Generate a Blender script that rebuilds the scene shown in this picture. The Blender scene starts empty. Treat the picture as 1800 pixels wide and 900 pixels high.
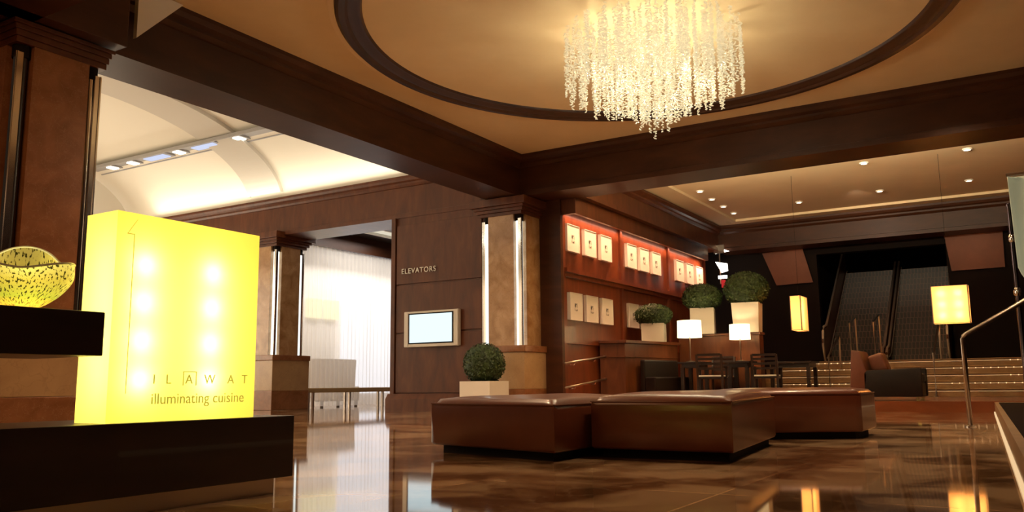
import bpy, bmesh, math, random
from mathutils import Vector, Matrix
random.seed(7)
PI = math.pi
S = bpy.context.scene
COL = S.collection

# ------------------------------------------------------------------ camera, world, exposure
cam_d = bpy.data.cameras.new('camera')
cam_o = bpy.data.objects.new('camera', cam_d)
COL.objects.link(cam_o)
cam_d.sensor_width = 36.0
cam_d.lens = 1495.3 * 36.0 / 1800.0
cam_d.clip_start = 0.05
cam_d.clip_end = 200
pitch, roll, yaw = .151157, -.00998984, .550704
fw = Vector((math.cos(pitch)*math.cos(yaw), math.cos(pitch)*math.sin(yaw), math.sin(pitch)))
rt = Vector((math.sin(yaw), -math.cos(yaw), 0))
up = rt.cross(fw)
r2 = math.cos(roll)*rt + math.sin(roll)*up
u2 = -math.sin(roll)*rt + math.cos(roll)*up
m3 = Matrix((r2, u2, -fw)).transposed()
cam_o.matrix_world = Matrix.Translation((0, 0, .48)) @ m3.to_4x4()
S.camera = cam_o

world = bpy.data.worlds.new('world'); S.world = world
world.use_nodes = True
world.node_tree.nodes['Background'].inputs[0].default_value = (1.0, .62, .38, 1)
world.node_tree.nodes['Background'].inputs[1].default_value = .022
S.view_settings.view_transform = 'Standard'
S.view_settings.look = 'None'
S.view_settings.exposure = 0.0
S.view_settings.gamma = 1.0
S.view_settings.use_curve_mapping = False

def area(name, loc, rot, sx, sy, power, color, spread=180):
    d = bpy.data.lights.new(name, 'AREA'); d.shape = 'RECTANGLE'
    d.size = sx; d.size_y = sy; d.energy = power; d.color = color
    d.spread = math.radians(spread)
    o = bpy.data.objects.new(name, d); COL.objects.link(o)
    o.location = loc; o.rotation_euler = rot
    return o
def point(name, loc, power, color, rad=.05):
    d = bpy.data.lights.new(name, 'POINT'); d.energy = power; d.color = color; d.shadow_soft_size = rad
    o = bpy.data.objects.new(name, d); COL.objects.link(o); o.location = loc
    return o
def spot(name, loc, rot, power, color, ang=70, blend=.6, rad=.05):
    d = bpy.data.lights.new(name, 'SPOT'); d.energy = power; d.color = color; d.shadow_soft_size = rad
    d.spot_size = math.radians(ang); d.spot_blend = blend
    o = bpy.data.objects.new(name, d); COL.objects.link(o); o.location = loc; o.rotation_euler = rot
    return o

WARM = (1, .70, .42); CREAM = (1, .90, .72)
# coves hidden on top of the beams around the vaulted hall (shine upwards)
area('vault_cove_far', (13.18, 13.8, 4.78), (PI, math.radians(-12), 0), .16, 10, 46, CREAM)
area('vault_cove_near', (5.3, 13.8, 4.86), (PI, math.radians(30), 0), .25, 10, 70, CREAM)
area('vault_cove_side', (9.2, 8.95, 4.86), (math.radians(180-25), 0, 0), 7.5, .25, 55, CREAM)
# added fill areas at the hall's unseen far end and near side
area('hall_end_fill', (9.3, 19.6, 2.1), (math.radians(90), 0, 0), 7, 3.4, 480, (1, .90, .78))
area('hall_side_fill', (4.95, 13.6, 2.0), (0, math.radians(-90), 0), 3.2, 6, 55, (1, .76, .50))
# daylight behind the sheer curtain
area('alcove_daylight', (20.35, 17.45, 1.9), (math.radians(90), 0, 0), 2.9, 3.1, 130, (1, .95, .92))
area('alcove_back_fill', (18.6, 16.4, 4.25), (math.radians(-12), 0, 0), 7, 1.6, 300, (1, .92, .84))  # added fill area backlighting the curtain from above
area('alcove_front_lamp', (16.2, 14.0, 4.2), (0, 0, 0), 2.2, 1.0, 60, (1, .93, .84))
# light strip under the valance over the pictures
area('picture_cove', (18.0, 7.33, 3.86), (math.radians(16), 0, 0), 7.8, .05, 185, (1, .52, .28), 95)
# added fill points round the oval recess, brightening the ceiling
for k in range(12):
    a = 2*PI*k/12
    point('oval_fill', (9.02+3.1*math.cos(a), 3.73+3.1*math.sin(a), 4.84), 2.6, WARM, .06)
# added spots below the lobby ceiling that brighten the floor
for (x, y, p) in ((6.4, 1.0, 330), (6.6, 5.9, 440), (12.2, .8, 260), (11.2, 6.2, 380), (9.0, 1.0, 260), (9.3, 6.6, 330), (3.7, .9, 620), (4.0, -.6, 420)):
    spot('lobby_fill_spot', (x, y, 4.66), (0, 0, 0), p, (1, .66, .38), 130, .9, .08)
# added fill standing for the unseen lobby behind and beside the viewer
area('lobby_behind_fill', (-2.5, -1.5, 4.2), (0, math.radians(-38), 0), 3, 3, 60, (1, .60, .34))
area('lobby_side_fill', (0.5, 6.0, 4.2), (0, math.radians(-15), 0), 3, 2, 70, (1, .50, .22))
area('terrace_fill', (14.2, 3.1, 4.30), (0, math.radians(-128), 0), .25, 6.0, 330, (1, .84, .56), 100)  # added area behind the lobby beam, brightening the terrace ceiling

# ------------------------------------------------------------------ materials
def new_mat(name):
    m = bpy.data.materials.new(name); m.use_nodes = True
    return m, m.node_tree, m.node_tree.nodes['Principled BSDF']
def plain(name, col, rough=.5, metal=0, spec=.5, coat=0, emit=None, es=0):
    m, nt, b = new_mat(name)
    b.inputs['Base Color'].default_value = (*col, 1)
    b.inputs['Roughness'].default_value = rough
    b.inputs['Metallic'].default_value = metal
    b.inputs['Specular IOR Level'].default_value = spec
    b.inputs['Coat Weight'].default_value = coat
    if emit:
        b.inputs['Emission Color'].default_value = (*emit, 1); b.inputs['Emission Strength'].default_value = es
    return m
def noisy(name, stops, scale, stretch=(1, 1, 1), rough=.4, detail=6, bump=0, coat=0, distort=0, spec=.5, rvar=0):
    m, nt, b = new_mat(name); N = nt.nodes; L = nt.links
    tc = N.new('ShaderNodeTexCoord'); mp = N.new('ShaderNodeMapping'); mp.inputs['Scale'].default_value = stretch
    nz = N.new('ShaderNodeTexNoise'); nz.inputs['Scale'].default_value = scale; nz.inputs['Detail'].default_value = detail
    nz.inputs['Distortion'].default_value = distort; nz.inputs['Roughness'].default_value = .6
    cr = N.new('ShaderNodeValToRGB'); el = cr.color_ramp.elements
    while len(el) < len(stops): el.new(.5)
    for e, (p, c) in zip(el, stops): e.position = p; e.color = (*c, 1)
    L.new(tc.outputs['Object'], mp.inputs['Vector']); L.new(mp.outputs[0], nz.inputs['Vector'])
    L.new(nz.outputs['Fac'], cr.inputs[0]); L.new(cr.outputs[0], b.inputs['Base Color'])
    b.inputs['Roughness'].default_value = rough; b.inputs['Coat Weight'].default_value = coat
    b.inputs['Specular IOR Level'].default_value = spec
    if bump:
        bp = N.new('ShaderNodeBump'); bp.inputs['Strength'].default_value = bump; bp.inputs['Distance'].default_value = .02
        L.new(nz.outputs['Fac'], bp.inputs['Height']); L.new(bp.outputs[0], b.inputs['Normal'])
    return m
M = {}
M['wood'] = noisy('mahogany_panel', [(.3, (.068, .019, .007)), (.55, (.112, .033, .012)), (.75, (.155, .050, .018))], 3.5, (1.4, 1.4, .35), .36, distort=.6, coat=.0, spec=.35)
M['wood_h'] = noisy('mahogany_beam', [(.3, (.040, .013, .006)), (.6, (.066, .022, .009)), (.8, (.095, .030, .012))], 3, (.4, .4, 1.5), .42, distort=.5, coat=.0, spec=.28)
M['ringwood'] = noisy('dark_ring_wood', [(.3, (.03, .010, .005)), (.7, (.05, .018, .009))], 3, (1, 1, 1), .4)
M['redwood'] = noisy('red_mahogany', [(.3, (.11, .023, .008)), (.6, (.175, .040, .013)), (.8, (.23, .06, .02))], 4, (1.6, 1, .3), .35, distort=.6, coat=.2)
M['darkwood'] = noisy('espresso_wood', [(.3, (.012, .005, .004)), (.7, (.026, .010, .006))], 5, (.5, .5, 2), .35, coat=.1)
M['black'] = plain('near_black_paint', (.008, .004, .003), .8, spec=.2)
M['plaster'] = noisy('tan_plaster', [(.35, (.76, .60, .36)), (.65, (.81, .65, .40))], 1.2, (1, 1, 1), .85)
M['plaster_d'] = noisy('dining_plaster', [(.35, (.80, .64, .40)), (.65, (.84, .68, .44))], 1.2, (1, 1, 1), .85)
M['cream'] = plain('vault_plaster', (.80, .75, .64), .85)
M['ribgrey'] = plain('grey_rib_plaster', (.60, .56, .49), .85)
M['white'] = plain('white_paint', (.80, .77, .72), .6)
M['pot'] = plain('white_planter_glaze', (.78, .72, .64), .35)
M['chrome'] = plain('polished_steel', (.75, .74, .72), .12, 1)
M['steel'] = plain('brushed_steel', (.45, .38, .32), .28, 1)
M['housing'] = plain('grey_housing', (.34, .33, .33), .5)
M['edge'] = plain('pale_step_edge', (.17, .10, .08), .5)  # paler tone along the escalator step edges
M['bright_rail'] = plain('bright_handrail', (.60, .50, .42), .4, .4)
M['silver'] = plain('silver_plastic', (.62, .56, .48), .4, .2)
M['leather'] = noisy('brown_leather', [(.3, (.105, .028, .012)), (.7, (.155, .044, .019))], 2.2, (1, 1, 1), .30, bump=.06, coat=.15)
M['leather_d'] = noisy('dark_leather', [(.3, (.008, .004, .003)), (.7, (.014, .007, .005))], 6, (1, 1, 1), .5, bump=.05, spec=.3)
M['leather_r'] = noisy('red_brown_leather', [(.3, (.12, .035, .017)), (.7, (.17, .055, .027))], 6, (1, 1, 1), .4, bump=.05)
M['tan_fabric'] = plain('tan_fabric', (.36, .23, .10), .8)
M['carpet'] = plain('dark_stair_carpet', (.012, .006, .004), .95, spec=.05)
M['panel'] = noisy('russet_leather_panel', [(.3, (.15, .045, .019)), (.7, (.19, .06, .026))], 3, (1, 1, 1), .6)
M['paper'] = plain('mat_board', (.85, .80, .72), .7)
M['print'] = noisy('pencil_sketch', [(.42, (.05, .045, .04)), (.56, (.75, .7, .62))], 16, (1, 1, 1), .7, detail=3)
M['letter'] = plain('pale_metal_letter', (.75, .70, .62), .3, .3)
M['ink'] = plain('olive_vinyl', (.42, .40, .05), .6, emit=(.75, .66, .08), es=.45)

def marble(name, stops, vein, scale=2.5, rough=.25, joints=None):
    m, nt, b = new_mat(name); N = nt.nodes; L = nt.links
    tc = N.new('ShaderNodeTexCoord')
    nz = N.new('ShaderNodeTexNoise'); nz.inputs['Scale'].default_value = scale; nz.inputs['Detail'].default_value = 8; nz.inputs['Distortion'].default_value = .8
    cr = N.new('ShaderNodeValToRGB'); el = cr.color_ramp.elements
    while len(el) < len(stops): el.new(.5)
    for e, (p, c) in zip(el, stops): e.position = p; e.color = (*c, 1)
    vo = N.new('ShaderNodeTexVoronoi'); vo.feature = 'DISTANCE_TO_EDGE'; vo.inputs['Scale'].default_value = scale*2.2
    dz = N.new('ShaderNodeTexNoise'); dz.inputs['Scale'].default_value = scale*3; dz.inputs['Detail'].default_value = 4
    mx0 = N.new('ShaderNodeMixRGB'); mx0.blend_type = 'ADD'; mx0.inputs[0].default_value = .25
    L.new(tc.outputs['Object'], mx0.inputs[1]); L.new(tc.outputs['Object'], dz.inputs['Vector']); L.new(dz.outputs['Color'], mx0.inputs[2])
    L.new(mx0.outputs[0], vo.inputs['Vector'])
    vr = N.new('ShaderNodeValToRGB'); vr.color_ramp.elements[0].position = 0; vr.color_ramp.elements[0].color = (1, 1, 1, 1)
    vr.color_ramp.elements[1].position = .03; vr.color_ramp.elements[1].color = (0, 0, 0, 1)
    L.new(vo.outputs['Distance'], vr.inputs[0])
    L.new(tc.outputs['Object'], nz.inputs['Vector']); L.new(nz.outputs['Fac'], cr.inputs[0])
    mul = N.new('ShaderNodeMath'); mul.operation = 'MULTIPLY'; mul.inputs[1].default_value = .45
    L.new(vr.outputs[0], mul.inputs[0])
    mx = N.new('ShaderNodeMixRGB'); mx.inputs[2].default_value = (*vein, 1)
    L.new(mul.outputs[0], mx.inputs[0]); L.new(cr.outputs[0], mx.inputs[1])
    last = mx.outputs[0]
    if joints:
        mp = N.new('ShaderNodeMapping'); mp.inputs['Rotation'].default_value = (0, 0, joints[2]); L.new(tc.outputs['Object'], mp.inputs['Vector'])
        br = N.new('ShaderNodeTexBrick'); br.offset = 0; br.inputs['Scale'].default_value = 1
        br.inputs['Brick Width'].default_value = joints[0]; br.inputs['Row Height'].default_value = joints[0]
        br.inputs['Mortar Size'].default_value = joints[1]; br.inputs['Mortar Smooth'].default_value = .2
        br.inputs['Color1'].default_value = (.55, .55, .55, 1); br.inputs['Color2'].default_value = (1, 1, 1, 1); br.inputs['Mortar'].default_value = (1.2, 1.15, 1.1, 1)
        L.new(mp.outputs[0], br.inputs['Vector'])
        m2 = N.new('ShaderNodeMixRGB'); m2.blend_type = 'MULTIPLY'; m2.inputs[0].default_value = 1
        L.new(last, m2.inputs[1]); L.new(br.outputs['Color'], m2.inputs[2]); last = m2.outputs[0]
    L.new(last, b.inputs['Base Color'])
    b.inputs['Roughness'].default_value = rough
    return m, b
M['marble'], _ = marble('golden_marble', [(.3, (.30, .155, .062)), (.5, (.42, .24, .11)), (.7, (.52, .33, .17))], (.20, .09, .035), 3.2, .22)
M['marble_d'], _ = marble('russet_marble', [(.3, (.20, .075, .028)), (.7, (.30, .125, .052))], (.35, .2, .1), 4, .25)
M['plinth'], _ = marble('buff_marble', [(.3, (.38, .23, .115)), (.7, (.48, .31, .16))], (.3, .17, .08), 2.4, .3)
M['floor'], fb = marble('polished_marble_floor', [(.40, (.16, .078, .034)), (.5, (.34, .19, .095)), (.60, (.60, .39, .22))], (.62, .43, .26), 1.9, .05, (1.25, .006, 0))
fb.inputs['Specular IOR Level'].default_value = .6
M['step'], _ = marble('striped_marble', [(.3, (.24, .145, .07)), (.7, (.36, .235, .125))], (.2, .11, .05), 3, .3)
M['terrace'] = noisy('red_parquet', [(.3, (.17, .045, .016)), (.7, (.24, .07, .026))], 4, (1.5, .4, 1), .22)

def emis(name, col, s):
    m, nt, b = new_mat(name); nt.nodes.remove(b)
    e = nt.nodes.new('ShaderNodeEmission'); e.inputs[0].default_value = (*col, 1); e.inputs[1].default_value = s
    nt.links.new(e.outputs[0], nt.nodes['Material Output'].inputs[0]); return m
M['e_white'] = emis('lamp_white', (1, .93, .80), 6)
M['e_down'] = emis('downlight_glow', (1, .86, .6), 9)
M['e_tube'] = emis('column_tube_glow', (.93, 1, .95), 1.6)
M['e_dot'] = emis('nosing_led', (1, .66, .32), 1.5)
M['e_strip'] = emis('step_strip_glow', (1, .66, .34), .9)
M['e_screen'] = emis('monitor_glow', (.78, .95, .98), 1.15)
M['e_cove'] = emis('cove_tube', (1, .72, .5), 4)
M['e_window'] = emis('bright_window', (.92, .93, 1), 1.4)
M['e_yellow'] = emis('lit_yellow_window', (1, .90, .50), 1.3)
M['e_red'] = emis('red_exit_glow', (1, .05, .05), .5)
M['e_blue'] = emis('cool_spot_lens', (.70, .76, 1), .95)

def shade_mat(name, col, glow, gs, trans=.75):
    m, nt, b = new_mat(name); N = nt.nodes; L = nt.links; N.remove(b)
    t = N.new('ShaderNodeBsdfTranslucent'); t.inputs[0].default_value = (*col, 1)
    d = N.new('ShaderNodeBsdfDiffuse'); d.inputs[0].default_value = (*col, 1)
    mx = N.new('ShaderNodeMixShader'); mx.inputs[0].default_value = 1-trans
    e = N.new('ShaderNodeEmission'); e.inputs[0].default_value = (*glow, 1); e.inputs[1].default_value = gs
    ad = N.new('ShaderNodeAddShader')
    L.new(t.outputs[0], mx.inputs[1]); L.new(d.outputs[0], mx.inputs[2]); L.new(mx.outputs[0], ad.inputs[0]); L.new(e.outputs[0], ad.inputs[1])
    L.new(ad.outputs[0], N['Material Output'].inputs[0]); return m
M['sign'] = shade_mat('yellow_acrylic', (.96, .86, .26), (1, .78, .10), .42)
M['shade_w'] = shade_mat('white_lampshade', (.95, .88, .70), (1, .88, .62), .9)
M['shade_a'] = shade_mat('amber_lampshade', (.95, .52, .17), (1, .52, .15), .60)
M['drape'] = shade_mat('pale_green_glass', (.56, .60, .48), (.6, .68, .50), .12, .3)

def sheer():
    m, nt, b = new_mat('sheer_voile'); N = nt.nodes; L = nt.links; N.remove(b)
    t = N.new('ShaderNodeBsdfTranslucent'); t.inputs[0].default_value = (.93, .90, .86, 1)
    d = N.new('ShaderNodeBsdfDiffuse'); d.inputs[0].default_value = (.9, .87, .83, 1)
    tr = N.new('ShaderNodeBsdfTransparent')
    a = N.new('ShaderNodeMixShader'); a.inputs[0].default_value = .35
    c = N.new('ShaderNodeMixShader'); c.inputs[0].default_value = .5
    L.new(t.outputs[0], a.inputs[1]); L.new(d.outputs[0], a.inputs[2])
    L.new(a.outputs[0], c.inputs[1]); L.new(tr.outputs[0], c.inputs[2]); L.new(c.outputs[0], N['Material Output'].inputs[0])
    return m
M['sheer'] = sheer()
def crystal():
    m, nt, b = new_mat('self_glow_sliver')
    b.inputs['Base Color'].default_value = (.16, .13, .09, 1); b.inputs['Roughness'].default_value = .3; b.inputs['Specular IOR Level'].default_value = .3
    b.inputs['Emission Color'].default_value = (1, .84, .50, 1); b.inputs['Emission Strength'].default_value = .62  # bulb light put into the slivers as a glow of their own
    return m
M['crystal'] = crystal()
def leaf(name, a, b_):
    return noisy(name, [(.35, a), (.65, b_)], 9, (1, 1, 1), .6)
M['leaf'] = leaf('box_leaf', (.012, .028, .006), (.04, .075, .014))
def vase_mat():
    m, nt, b = new_mat('art_glass'); N = nt.nodes; L = nt.links
    uv = N.new('ShaderNodeUVMap'); uv.uv_map = 'flow'
    nz = N.new('ShaderNodeTexNoise'); nz.inputs['Scale'].default_value = 1; nz.inputs['Detail'].default_value = 2
    mp = N.new('ShaderNodeMapping'); mp.inputs['Scale'].default_value = (130, 13, 1); mp.inputs['Rotation'].default_value = (0, 0, .25)
    L.new(uv.outputs[0], mp.inputs[0]); L.new(mp.outputs[0], nz.inputs['Vector'])
    sp = N.new('ShaderNodeSeparateXYZ'); L.new(uv.outputs[0], sp.inputs[0])
    g = N.new('ShaderNodeValToRGB'); e = g.color_ramp.elements
    e[0].position = .0; e[0].color = (.80, .36, .05, 1); e[1].position = 1; e[1].color = (.82, .80, .30, 1)
    e.new(.3).color = (.36, .42, .05, 1); e.new(.7).color = (.66, .60, .12, 1)
    L.new(sp.outputs['Y'], g.inputs[0])
    cm = N.new('ShaderNodeValToRGB'); cm.color_ramp.elements[0].position = .39; cm.color_ramp.elements[0].color = (1, 1, 1, 1)
    cm.color_ramp.elements[1].position = .45; cm.color_ramp.elements[1].color = (0, 0, 0, 1)
    L.new(nz.outputs['Fac'], cm.inputs[0])
    cr = N.new('ShaderNodeMixRGB'); cr.inputs[2].default_value = (.05, .05, .01, 1)
    L.new(cm.outputs[0], cr.inputs[0]); L.new(g.outputs[0], cr.inputs[1])
    L.new(cr.outputs[0], b.inputs['Base Color']); L.new(cr.outputs[0], b.inputs['Emission Color'])
    b.inputs['Emission Strength'].default_value = 0; b.inputs['Roughness'].default_value = .1
    t = N.new('ShaderNodeBsdfTranslucent'); L.new(cr.outputs[0], t.inputs[0])
    mx = N.new('ShaderNodeMixShader'); mx.inputs[0].default_value = .6
    L.new(b.outputs[0], mx.inputs[1]); L.new(t.outputs[0], mx.inputs[2]); L.new(mx.outputs[0], N['Material Output'].inputs[0])
    return m
M['vase'] = vase_mat()
M['vase_rim'] = plain('pale_glass_rim', (.85, .85, .60), .1, emit=(1, 1, .7), es=0)
def esc_mat():
    m, nt, b = new_mat('ribbed_escalator_riser'); N = nt.nodes; L = nt.links
    tc = N.new('ShaderNodeTexCoord'); mp = N.new('ShaderNodeMapping'); L.new(tc.outputs['Object'], mp.inputs[0])
    w = N.new('ShaderNodeTexWave'); w.bands_direction = 'Y'; w.inputs['Scale'].default_value = 3.6
    L.new(mp.outputs[0], w.inputs['Vector'])
    cr = N.new('ShaderNodeValToRGB'); cr.color_ramp.elements[0].position = .75; cr.color_ramp.elements[0].color = (.012, .008, .008, 1)
    cr.color_ramp.elements[1].position = .98; cr.color_ramp.elements[1].color = (.13, .06, .047, 1)
    L.new(w.outputs['Fac'], cr.inputs[0]); L.new(cr.outputs[0], b.inputs['Base Color']); b.inputs['Roughness'].default_value = .45
    return m
M['esc'] = esc_mat()

# ------------------------------------------------------------------ mesh helpers
class MB:
    def __init__(s): s.v = []; s.f = []
    def add(s, vs, fs):
        n = len(s.v); s.v += [tuple(p) for p in vs]; s.f += [tuple(i+n for i in f) for f in fs]; return s
    def box(s, x0, x1, y0, y1, z0, z1):
        if x0 > x1: x0, x1 = x1, x0
        if y0 > y1: y0, y1 = y1, y0
        return s.add([(x0,y0,z0),(x1,y0,z0),(x1,y1,z0),(x0,y1,z0),(x0,y0,z1),(x1,y0,z1),(x1,y1,z1),(x0,y1,z1)],
                     [(0,3,2,1),(4,5,6,7),(0,1,5,4),(1,2,6,5),(2,3,7,6),(3,0,4,7)])
    def prism(s, poly, ax, a, b):
        """poly in the two remaining axes (in x,y,z order), swept along ax from a to b"""
        def P(u, v, w):
            return {'x': (w, u, v), 'y': (u, w, v), 'z': (u, v, w)}[ax]
        n = len(poly)
        vs = [P(u, v, a) for u, v in poly] + [P(u, v, b) for u, v in poly]
        fs = [tuple(range(n)), tuple(range(2*n-1, n-1, -1))] + [(i, i+n, (i+1) % n+n, (i+1) % n) for i in range(n)]
        return s.add(vs, fs)
    def tube(s, path, r, n=8, caps=True):
        path = [Vector(p) for p in path]; rings = []
        rs = r if isinstance(r, (list, tuple)) else [r]*len(path)
        for i, p in enumerate(path):
            t = (path[min(i+1, len(path)-1)] - path[max(i-1, 0)]).normalized()
            a = Vector((0, 0, 1)) if abs(t.z) < .9 else Vector((1, 0, 0))
            u = t.cross(a).normalized(); w = t.cross(u)
            rings.append([p + rs[i]*(math.cos(2*PI*k/n)*u + math.sin(2*PI*k/n)*w) for k in range(n)])
        vs = [q for R_ in rings for q in R_]; fs = []
        for i in range(len(path)-1):
            for k in range(n):
                fs.append((i*n+k, i*n+(k+1) % n, (i+1)*n+(k+1) % n, (i+1)*n+k))
        if caps: fs += [tuple(range(n-1, -1, -1)), tuple((len(path)-1)*n+k for k in range(n))]
        return s.add(vs, fs)
    def lathe(s, prof, n=32, c=(0, 0, 0), close=False):
        vs = []; fs = []
        for r, z in prof:
            for k in range(n):
                a = 2*PI*k/n; vs.append((c[0]+r*math.cos(a), c[1]+r*math.sin(a), c[2]+z))
        m = len(prof)
        for i in range(m if close else m-1):
            j = (i+1) % m
            for k in range(n): fs.append((i*n+k, i*n+(k+1) % n, j*n+(k+1) % n, j*n+k))
        if not close:
            if prof[0][0] > 1e-5: fs.append(tuple(range(n-1, -1, -1)))
            if prof[-1][0] > 1e-5: fs.append(tuple((m-1)*n+k for k in range(n)))
        return s.add(vs, fs)
    def build(s, name, mat, parent=None, loc=(0, 0, 0), rz=0, bevel=0, smooth=False, seg=2):
        me = bpy.data.meshes.new(name); me.from_pydata(s.v, [], s.f); me.update()
        bm = bmesh.new(); bm.from_mesh(me)
        bmesh.ops.remove_doubles(bm, verts=bm.verts, dist=1e-5)
        bmesh.ops.recalc_face_normals(bm, faces=bm.faces)
        if bevel:
            bmesh.ops.bevel(bm, geom=[e for e in bm.edges if len(e.link_faces) == 2 and e.calc_face_angle(0) > .5],
                            offset=bevel, segments=seg, affect='EDGES', profile=.6)
        bm.to_mesh(me); bm.free()
        if smooth:
            for p in me.polygons: p.use_smooth = True
            if bevel or smooth == 'auto':
                me.set_sharp_from_angle(angle=math.radians(38))
        me.materials.append(mat)
        o = bpy.data.objects.new(name, me); COL.objects.link(o)
        if parent: o.parent = parent
        o.location = loc; o.rotation_euler = (0, 0, rz)
        return o
def box(*a): return MB().box(*a)
def tag(o, label, cat, group=None):
    o['label'] = label; o['category'] = cat
    if group: o['group'] = group
    return o
def thing(name, label, cat, loc=(0, 0, 0), rz=0, group=None):
    o = bpy.data.objects.new(name, None); COL.objects.link(o); o.empty_display_size = .2
    o.location = loc; o.rotation_euler = (0, 0, rz)
    return tag(o, label, cat, group)
def struct(name, mb, mat, **k):
    o = mb.build(name, mat, **k); o['kind'] = 'structure'; return o
def dup(root, loc, rz=None, label=None):
    r = root.copy(); COL.objects.link(r); r.location = loc
    if rz is not None: r.rotation_euler = (0, 0, rz)
    if label: r['label'] = label
    for ch in root.children:
        c = ch.copy(); COL.objects.link(c); c.parent = r
        for g in ch.children:
            d = g.copy(); COL.objects.link(d); d.parent = c
    return r
def text_mesh(name, txt, size, mat, mw, parent=None, extrude=.01, spacing=1.0, align='LEFT', squash=1):
    cu = bpy.data.curves.new(name, 'FONT'); cu.body = txt; cu.size = size; cu.extrude = extrude
    cu.space_character = spacing; cu.align_x = align
    t = bpy.data.objects.new(name, cu); COL.objects.link(t)
    bpy.context.view_layer.update()
    me = bpy.data.meshes.new_from_object(t); bpy.data.objects.remove(t)
    me.transform(mw); me.materials.clear(); me.materials.append(mat)
    o = bpy.data.objects.new(name, me); COL.objects.link(o)
    if parent: o.parent = parent
    return o

# ------------------------------------------------------------------ the setting
ZB, ZC = 3.97, 4.73          # beam soffit, lobby ceiling
struct('floor', box(-8, 34, -8, 22, -.2, 0), M['floor'])
# raised dining terrace (one step up) and the low tread that runs towards the viewer on the right
def kerb(x): return .13 + .051*(x-5)
mb = MB(); mb.prism([(15.0, kerb(15.0)), (15.0, 7.55), (24.0, 7.55), (24.0, -2.5), (15.0, -2.5)], 'z', 0, .17)
struct('floor_terrace', mb, M['terrace'])
mb = MB(); mb.prism([(3.2, kerb(3.2)), (14.98, kerb(14.98)), (14.98, -2.5), (3.2, -2.5)], 'z', 0, .16)
side = struct('trim_1', mb, M['step'])
mb = MB(); mb.prism([(3.3, kerb(3.3)-.05), (14.2, kerb(14.2)-.05), (14.2, -2.4), (3.3, -2.4)], 'z', .16, .171)
struct('floor_tread', mb, M['carpet'])
mb = MB(); mb.prism([(4.0, kerb(4)+.001), (14.9, kerb(14.9)+.001), (14.9, kerb(14.9)+.018), (4.0, kerb(4)+.018)], 'z', 0, .02)
tag(mb.build('nosing_light', M['e_strip']), 'thin glowing light strip along the foot of the right-hand marble step', 'light')
# ramp beside the picture wall
mb = MB(); mb.prism([(13.6, 0), (15.0, .17), (15.0, 0)], 'y', 6.7, 7.5)
struct('floor_ramp', mb, M['terrace'])

# beams: profile with crown and bead
def beam_x(name, x0, x1, yi, yo, zb, zt, mat, side=-1, crown=.16):
    """beam along x; inner (moulded) face at yi, plain face at yo"""
    s = 1 if yo > yi else -1
    c = crown
    poly = [(yo, zb), (yo, zt), (yi-s*c, zt), (yi-s*c, zt-.05), (yi-s*c*.8, zt-.10), (yi-s*c*.45, zt-.13), (yi-s*c*.45, zt-.17), (yi-s*.02, zt-.21),
            (yi, zt-.22), (yi, zb+.10), (yi-s*.035, zb+.09), (yi-s*.035, zb)]
    return struct(name, MB().prism(poly, 'x', x0, x1), mat)
def beam_y(name, y0, y1, xi, xo, zb, zt, mat, crown=.16):
    s = 1 if xo > xi else -1
    c = crown
    poly = [(xo, zb), (xo, zt), (xi-s*c, zt), (xi-s*c, zt-.05), (xi-s*c*.8, zt-.10), (xi-s*c*.45, zt-.13), (xi-s*c*.45, zt-.17), (xi-s*.02, zt-.21),
            (xi, zt-.22), (xi, zb+.10), (xi-s*.035, zb+.09), (xi-s*.035, zb)]
    return struct(name, MB().prism(poly, 'y', y0, y1), mat)
beam_x('beam_left', 5.05, 13.4, 8.02, 8.68, ZB, ZC, M['wood_h'])
beam_y('beam_far', -1.2, 8.02, 13.34, 14.1, ZB, ZC, M['wood_h'])
beam_y('beam_vault', 8.68, 19.0, 13.38, 14.22, 3.88, 4.74, M['wood'], crown=.1)
beam_y('beam_near', -1.2, 8.02, 4.15, 3.4, ZB, ZC, M['wood_h'])
beam_x('beam_right', 3.4, 14.1, -.42, -1.1, ZB, ZC, M['wood_h'])
struct('beam_joint', box(13.36, 14.15, 8.0, 8.9, 3.95, 4.73), M['wood_h'])
struct('beam_corner', box(3.5, 5.05, 7.73, 8.95, ZB, 4.95), M['wood_h'], bevel=.01)
struct('trim_2', MB().prism([(5.19, 4.14), (5.74, 4.72), (5.19, 4.72)], 'y', 7.80, 7.86), M['white'])
# lobby ceiling with the round recess
CX, CY = 9.02, 3.73
mb = MB(); n = 96; outer = []; inner = []
X0, X1_, Y0, Y1_ = 4.3, 13.6, -.8, 8.3
for k in range(n):
    a = 2*PI*k/n; c, s_ = math.cos(a), math.sin(a)
    inner.append((CX+3.50*c, CY+3.50*s_, ZC))
    t = min(((X1_-CX) if c > 0 else (X0-CX))/c if abs(c) > 1e-6 else 1e9, ((Y1_-CY) if s_ > 0 else (Y0-CY))/s_ if abs(s_) > 1e-6 else 1e9)
    outer.append((CX+t*c, CY+t*s_, ZC))
mb.add(inner+outer+[(x, y, z+.06) for x, y, z in inner+outer],
       [(k, (k+1) % n, n+(k+1) % n, n+k) for k in range(n)] + [(2*n+k, 3*n+k, 3*n+(k+1) % n, 2*n+(k+1) % n) for k in range(n)])
for (cx, cy, ix, iy) in ((X0, Y0, 0, 0), (X1_, Y0, 0, 0), (X1_, Y1_, 0, 0), (X0, Y1_, 0, 0)):
    # corner fillers
    ks = sorted(range(n), key=lambda k: (outer[k][0]-cx)**2+(outer[k][1]-cy)**2)[:2]
    mb.add([outer[ks[0]], outer[ks[1]], (cx, cy, ZC)], [(0, 1, 2)])
struct('ceiling', mb, M['plaster'])
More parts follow.
